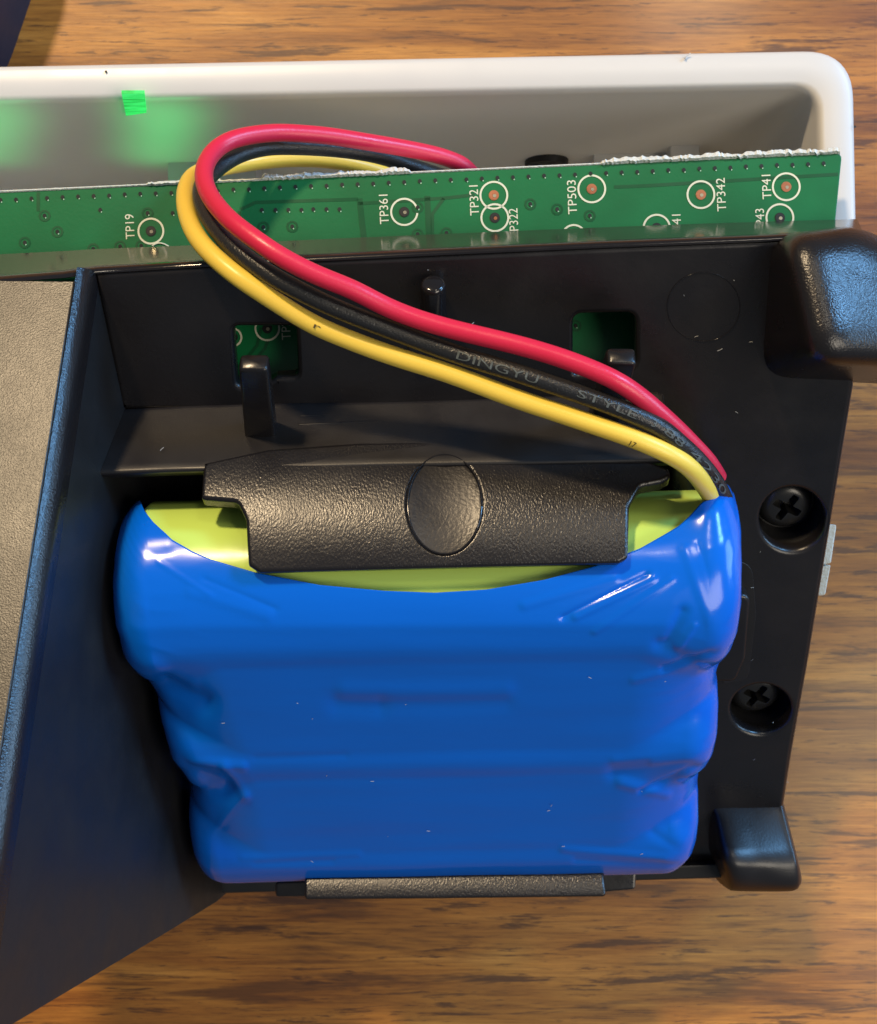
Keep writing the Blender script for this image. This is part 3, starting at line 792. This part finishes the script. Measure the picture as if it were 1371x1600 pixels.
# ------------------------------------------------------------------ battery pack
pack = tag(empty('battery_pack', bat(0, -PITCH, -RAD)), 'battery pack in shiny blue film, seated in the black bay', 'battery')
HALF = 2.54
EDGE = [(100, 735), (215, 772), (222, 788), (226, 800), (240, 818), (270, 845), (300, 862), (330, 875), (400, 895), (500, 914), (600, 923), (680, 926), (760, 921), (850, 906), (930, 885), (1000, 858), (1060, 825), (1105, 790), (1120, 768), (1126, 752), (1131, 735), (1300, 700)]
def edge_at(px):
    for a, b in zip(EDGE, EDGE[1:]):
        if a[0] <= px <= b[0]: return a[1]+(b[1]-a[1])*(px-a[0])/(b[0]-a[0])
    return 730
def proj(p):
    d = H-p.z; return (W_IMG/2+p.x/d*F, H_IMG/2-p.y/d*F)
CREASE = [  # wrinkles of the film: pixel segment, half width (px), height (cm; negative = dent)
    (190, 978, 1040, 974, 9, 0.0035), (190, 998, 1040, 992, 16, -0.005), (880, 964, 1010, 898, 5, -0.016), (900, 962, 1020, 905, 6, 0.012), (820, 945, 960, 905, 7, 0.008), (930, 985, 1050, 905, 5, 0.007),
    (530, 1098, 590, 1100, 16, -0.014), (600, 1099, 790, 1095, 13, -0.007), (540, 1078, 790, 1076, 14, 0.010), (400, 1182, 540, 1178, 5, -0.004),
    (262, 1064, 320, 1098, 18, -0.055), (236, 1035, 300, 1068, 12, 0.02), (292, 1204, 350, 1228, 20, -0.06), (352, 1196, 384, 1240, 8, 0.016), (384, 1240, 330, 1300, 5, 0.010), (300, 1190, 380, 1194, 7, 0.018),
    (1030, 1005, 1110, 1046, 10, -0.02), (1035, 1042, 1112, 1016, 4, -0.025), (1046, 1000, 1066, 955, 9, -0.022), (1060, 1010, 1085, 975, 4, 0.012), (990, 1060, 1100, 1030, 5, 0.008),
    (960, 1204, 1080, 1194, 12, -0.024), (1000, 1232, 1090, 1196, 4, -0.025), (970, 1220, 1040, 1238, 7, 0.014), (1020, 1190, 1085, 1182, 5, 0.010), (960, 1186, 1090, 1170, 6, 0.006),
    (880, 1324, 1040, 1338, 5, 0.010), (900, 1342, 1060, 1350, 5, -0.008), (380, 1338, 560, 1332, 5, 0.006), (400, 1348, 520, 1344, 4, -0.004), (1020, 1300, 1060, 1325, 7, -0.010), (1050, 1290, 1070, 1330, 5, 0.008),
    (320, 905, 430, 950, 5, -0.005), (300, 925, 420, 962, 9, 0.006), (232, 862, 262, 856, 10, -0.004), (250, 880, 330, 930, 4, 0.004), (215, 900, 225, 960, 5, 0.004), (1070, 860, 1120, 1000, 7, 0.006), (1090, 850, 1135, 980, 5, -0.005),
    (1112, 745, 1132, 800, 62, 0.05), (1108, 800, 1128, 770, 22, 0.05)]
def wrinkle(px, py):
    s = 0.0
    for (x0, y0, x1, y1, wd, am) in CREASE:
        if px < min(x0, x1)-4*wd or px > max(x0, x1)+4*wd or py < min(y0, y1)-4*wd or py > max(y0, y1)+4*wd: continue
        ax, ay = x1-x0, y1-y0; l2 = ax*ax+ay*ay
        t = ((px-x0)*ax+(py-y0)*ay)/l2; tc = max(0, min(1, t))
        dx, dy = px-x0-tc*ax, py-y0-tc*ay
        s += am*math.exp(-(dx*dx+dy*dy)/(wd*wd))
    return s
def wrap():
    e = 0.30
    cols = []
    NE = 9
    cols.append((-HALF, 0.80, 1.0)); cols.append((-HALF, 0.55, 1.0))
    for k in range(NE+1):
        a = math.pi/2*(1-k/NE); cols.append((-(HALF-e+e*math.sin(a)), e*(1-math.cos(a)), a/(math.pi/2)))
    mid = HALF-e; nm = 240
    for k in range(1, nm):
        cols.append((-mid+2*mid*k/nm, 0.0, 0.0))
    for k in range(NE+1):
        a = math.pi/2*k/NE; cols.append(((HALF-e+e*math.sin(a)), e*(1-math.cos(a)), a/(math.pi/2)))
    cols.append((HALF, 0.55, 1.0)); cols.append((HALF, 0.80, 1.0))
    def front_h(a, q, x, endk):
        h = -9
        for k in range(3):
            t = a+k*PITCH; v = (RAD-q)**2-t*t
            if v > 0: h = max(h, math.sqrt(v))
        edge = max(0, (abs(x)-(HALF-0.85))/0.85)
        dip = 0.012 + 0.30*edge**2.0
        j = max(h, (RAD-q) - dip*(1+0.0*endk))
        # soft blend of the two
        hh = (RAD-q)-dip; k_ = 0.012 + 0.05*min(1.0, edge*2)
        dlt = max(k_-abs(h-hh), 0)/k_
        return max(min(j + dlt*dlt*k_*0.25, RAD-q), 0.02)
    def point(x, q, endk, v):
        """v in 0..3: top cell arc, front, bottom cell arc"""
        r_ = RAD-q
        if v < 1:
            ang = R(250)-(R(250)-R(90))*v
            return bat(x, r_*math.cos(math.pi-ang)*1.0 if False else -r_*math.cos(ang), r_*math.sin(ang))
        if v < 2:
            a = -(v-1)*2*PITCH
            return bat(x, a, front_h(a, q, x, endk))
        ang = R(90)-(R(90)+R(80))*(v-2)
        return bat(x, -2*PITCH - r_*math.cos(ang), r_*math.sin(ang))
    verts, faces = [], []
    NV = 250
    vs_tail = None
    for ci, (x, q, endk) in enumerate(cols):
        # find where the film's mouth crosses this column
        v0 = 0.0
        best = None
        pv, pd = None, None
        for k in range(0, 141):
            v = 0.12 + k*0.0085
            p = proj(point(x, q, endk, v)); dlt = p[1]-edge_at(p[0])
            if pd is not None and pd < 0 <= dlt:
                best = pv + (v-pv)*(-pd)/(dlt-pd)
            pv, pd = v, dlt
        if best and q < 0.33:
            v0 = best
        for k in range(NV+1):
            t = k/NV
            if k <= 66: v = v0+(1.0-v0)*k/66
            else: v = 1.0+2.0*(k-66)/(NV-66)
            p = point(x, q, endk, v)
            verts.append(p)
    n = NV+1
    for c in range(len(cols)-1):
        for k in range(NV): faces.append((c*n+k, c*n+k+1, (c+1)*n+k+1, (c+1)*n+k))
    me = bpy.data.meshes.new('shrink_wrap'); me.from_pydata([tuple(v) for v in verts], [], faces)
    me.update()
    bm = bmesh.new(); bm.from_mesh(me); bm.normal_update()
    cen = bat(0, -PITCH, 0)
    for f in bm.faces:
        pass
    # make normals point outwards (towards the viewer on the front)
    tot = sum(f.normal.dot(BAT_N)*f.calc_area() for f in bm.faces)
    if tot < 0: bmesh.ops.reverse_faces(bm, faces=bm.faces)
    bm.normal_update()
    mv = []
    for v in bm.verts:
        px, py = proj(v.co); w_ = wrinkle(px, py)
        eg = max(0.0, min(1.0, (abs((v.co-C_TOP).dot(BAT_U))-1.7)/0.8))
        rn = 1-abs(noise.noise(Vector((v.co.x*2.2, v.co.y*5.5, v.co.z*5.5))))
        w_ += eg*0.006*(rn**3-0.4) + 0.006*noise.noise(v.co*1.1) + 0.0035*noise.noise(Vector((v.co.x*0.8, v.co.y*4.0, v.co.z*4.0)))
        mv.append((v, v.normal*w_))
    for v, dlt in mv: v.co += dlt
    bm.to_mesh(me); bm.free()
    finish(me, 80)
    o = link_mesh('shrink_wrap', me, m_wrap, pack)
    s = o.modifiers.new('film', 'SOLIDIFY'); s.thickness = 0.02; s.offset = 1
    return o
wrap()
# the green cell that shows in the film's mouth
def cell():
    rows = []
    r0 = RAD-0.075
    for (x, r_) in [(-2.40, 0.3), (-2.40, r0-0.10), (-2.38, r0-0.04), (-2.33, r0)] + [(-2.3+4.6*k/20, r0) for k in range(21)] + [(2.33, r0), (2.38, r0-0.04), (2.40, r0-0.10), (2.40, 0.3)]:
        rows.append([bat(x, r_*math.cos(a), r_*math.sin(a)) for a in (2*math.pi*k/72 for k in range(72))])
    loft('cell', rows, m_cell, pack, closed=True, cap0=True, cap1=True, angle=40)
cell()
def seam():
    v = []
    for k in range(2):
        pass
    r_ = RAD-0.072
    rows = []
    for aa in (R(126), R(133), R(133.6)):
        rr = r_+(0.006 if aa < R(133.3) else -0.006)
        rows.append([bat(-2.3+4.6*k/16, rr*math.cos(aa), rr*math.sin(aa)) for k in range(17)])
    o = loft('sleeve_seam', rows, m_cell, pack)
seam()

# ------------------------------------------------------------------ wires
def path(pts):
    q = catmull([P(*p) for p in pts], 10)
    for _ in range(30): q = [q[0]] + [(a+2*b+c)/4 for a, b, c in zip(q, q[1:], q[2:])] + [q[-1]]
    return q
yel = path([(640, 285, 11.6), (580, 263, 11.4), (520, 250, 11.25), (450, 247, 11.1), (390, 254, 10.95), (345, 261, 10.75), (315, 268, 10.45), (297, 280, 10.2), (289, 305, 9.95), (293, 337, 9.7), (307, 370, 9.45), (333, 400, 9.28), (369, 430, 9.2), (406, 455, 9.2), (478, 501, 9.28), (524, 522, 9.32), (585, 546, 9.35), (646, 566, 9.35), (708, 585, 9.33), (801, 621, 9.3), (868, 643, 9.27), (936, 666, 9.25), (986, 683, 9.25), (1029, 701, 9.28), (1062, 718, 9.36), (1086, 738, 9.50), (1103, 761, 9.74), (1113, 777, 9.96), (1122, 796, 10.18), (1128, 812, 10.4)])
blk = path([(720, 285, 11.5), (640, 259, 11.15), (607, 247, 11.0), (570, 238, 10.85), (515, 231, 10.7), (442, 228, 10.5), (406, 231, 10.38), (369, 242, 10.25), (337, 264, 10.08), (318, 285, 9.9), (314, 310, 9.72), (324, 336, 9.55), (341, 361, 9.4), (369, 391, 9.24), (413, 423, 9.14), (450, 445, 9.12), (520, 480, 9.16), (600, 511, 9.22), (650, 530, 9.25), (701, 549, 9.25), (751, 565, 9.23), (801, 580, 9.2), (852, 597, 9.18), (902, 614, 9.17), (952, 632, 9.17), (1003, 653, 9.2), (1036, 670, 9.26), (1059, 690, 9.34), (1086, 714, 9.5), (1107, 738, 9.68), (1121, 758, 9.85), (1132, 780, 10.05)])
red = path([(752, 290, 11.4), (731, 263, 11.05), (712, 252, 10.95), (680, 241, 10.85), (625, 230, 10.7), (570, 221, 10.55), (515, 212, 10.4), (464, 208, 10.28), (424, 207, 10.18), (369, 215, 10.02), (338, 232, 9.9), (322, 254, 9.75), (318, 278, 9.58), (327, 305, 9.4), (347, 331, 9.2), (369, 352, 9.08), (406, 379, 8.98), (442, 403, 8.95), (497, 431, 8.98), (552, 452, 9.03), (600, 478, 9.1), (650, 498, 9.13), (701, 513, 9.13), (751, 525, 9.12), (801, 537, 9.1), (852, 551, 9.08), (902, 568, 9.07), (952, 589, 9.08), (986, 609, 9.12), (1019, 635, 9.22), (1060, 672, 9.42), (1089, 702, 9.6), (1107, 721, 9.75), (1122, 745, 9.98)])
WR = 0.0755
wy = tube('yellow_wire', yel, WR, m_yellow); tag(wy, 'yellow insulated wire, lowest of the three looped battery wires', 'wire', 'battery wires')
wb_ = tube('black_wire', blk, WR*0.97, m_bwire); tag(wb_, 'black insulated wire with pale printing between the red and yellow wires', 'wire', 'battery wires')
wr_ = tube('red_wire', red, WR*0.97, m_red); tag(wr_, 'red insulated wire, uppermost of the three looped battery wires', 'wire', 'battery wires')
def wire_text(s, wire, pathpts, px0, px1, r_, mat, ang0, letter):
    v, f = text_mesh(s, 1.0)
    xs = [p.x for p in v]; ys = [p.y for p in v]
    idx = [i for i, p in enumerate(pathpts) if i > 80 and px0 <= proj(p)[0] <= px1]
    seg = [pathpts[i] for i in idx]
    cum = [0]
    for a, b in zip(seg, seg[1:]): cum.append(cum[-1]+(b-a).length)
    out = []
    for p in v:
        t = (p.x-min(xs))/(max(xs)-min(xs))*cum[-1]
        k = 0
        while k < len(cum)-2 and cum[k+1] < t: k += 1
        fr = (t-cum[k])/max(1e-9, cum[k+1]-cum[k]); c = seg[k].lerp(seg[k+1], fr)
        tg = (seg[min(k+2, len(seg)-1)]-seg[max(k-1, 0)]).normalized()
        side = Vector((0, 0, 1)).cross(tg).normalized(); up = tg.cross(side).normalized()
        yy = (p.y-(max(ys)+min(ys))/2)/(max(ys)-min(ys))*letter
        a = R(ang0)+yy/r_
        out.append(c+(up*math.cos(a)+side*math.sin(a))*(r_+0.006))
    o = mesh_obj('printed_text', out, f, mat, wire, smooth=False)
    return o
wire_text('DINGYU', wb_, blk, 712, 842, WR*0.97, m_ink, -10, 0.060)
wire_text('STYLE', wb_, blk, 898, 996, WR*0.97, m_ink, -6, 0.052)
wire_text('3', wb_, blk, 1010, 1022, WR*0.97, m_ink, -4, 0.052)
wire_text('88', wb_, blk, 1032, 1062, WR*0.97, m_ink, -3, 0.052)
wire_text('4230', wb_, blk, 1070, 1124, WR*0.97, m_ink, -2, 0.052)
wire_text('17', wy, yel, 984, 996, WR, m_dkink, -42, 0.05)
wire_text('r', wy, yel, 487, 503, WR, m_dkink, -12, 0.03)

# ------------------------------------------------------------------ dark case at the far left corner
case = empty('dark_case', P(-60, -20, H)); tag(case, 'dark navy rounded case lying at the upper left corner of the table', 'case')
cq = [P(-400, -200, 13.2), P(40, -200, 13.2), P(-45, 52, 13.2), P(-95, 130, 13.2), P(-400, 180, 13.2)]
cb = [v.copy() for v in cq]
for v in cb: v.z = 0.002
frustum('case_body', [v*1.0 + Vector((0.0, 0.0, 0)) for v in cb], cq, 0.35, m_navy, parent=case, rc=0.5)

# ------------------------------------------------------------------ lint and dust
def lint():
    v, f = [], []
    def fibre(p, n, ln, wd):
        t = Vector((random.uniform(-1, 1), random.uniform(-1, 1), 0)); t = (t-n*t.dot(n)).normalized(); s = n.cross(t).normalized()
        cv = random.uniform(-0.4, 0.4); b0 = len(v)
        for k in range(4):
            u = k/3-0.5; c = p+t*u*ln+s*cv*ln*(u*u)+n*0.006
            v.extend([c-s*wd, c+s*wd, c+n*wd*1.2])
        for k in range(3):
            for j in range(3): f.append((b0+3*k+j, b0+3*k+(j+1) % 3, b0+3*(k+1)+(j+1) % 3, b0+3*(k+1)+j))
    for (x0, y0, x1, y1, n_) in ((1060, 430, 1190, 760, 5), (1170, 860, 1240, 1240, 6), (480, 420, 1000, 470, 3)):
        for _ in range(n_):
            fibre(M_SURF.px(random.uniform(x0, x1), random.uniform(y0, y1)), Vector((0, -0.545, 0.838)), random.choice((0.010, 0.014, 0.03)), 0.0022)
    for (x, y, l) in ((1128, 546, 0.09), (740, 505, 0.07), (600, 683, 0.06), (253, 702, 0.04)):
        fibre(on_shelf(x, y) if y > 640 else M_SURF.px(x, y), MN, l, 0.0032)
    for _ in range(16):
        fibre(bat(random.uniform(-1.9, 2.0), random.uniform(-2.9, -0.3), RAD+0.018), BAT_N, random.choice((0.010, 0.014, 0.03)), 0.0026)
    o = mesh_obj('lint', v, f, m_lint)
    tag(o, 'fine pale lint and dust specks on the black plastic and blue film', 'dust', kind='stuff')
lint()
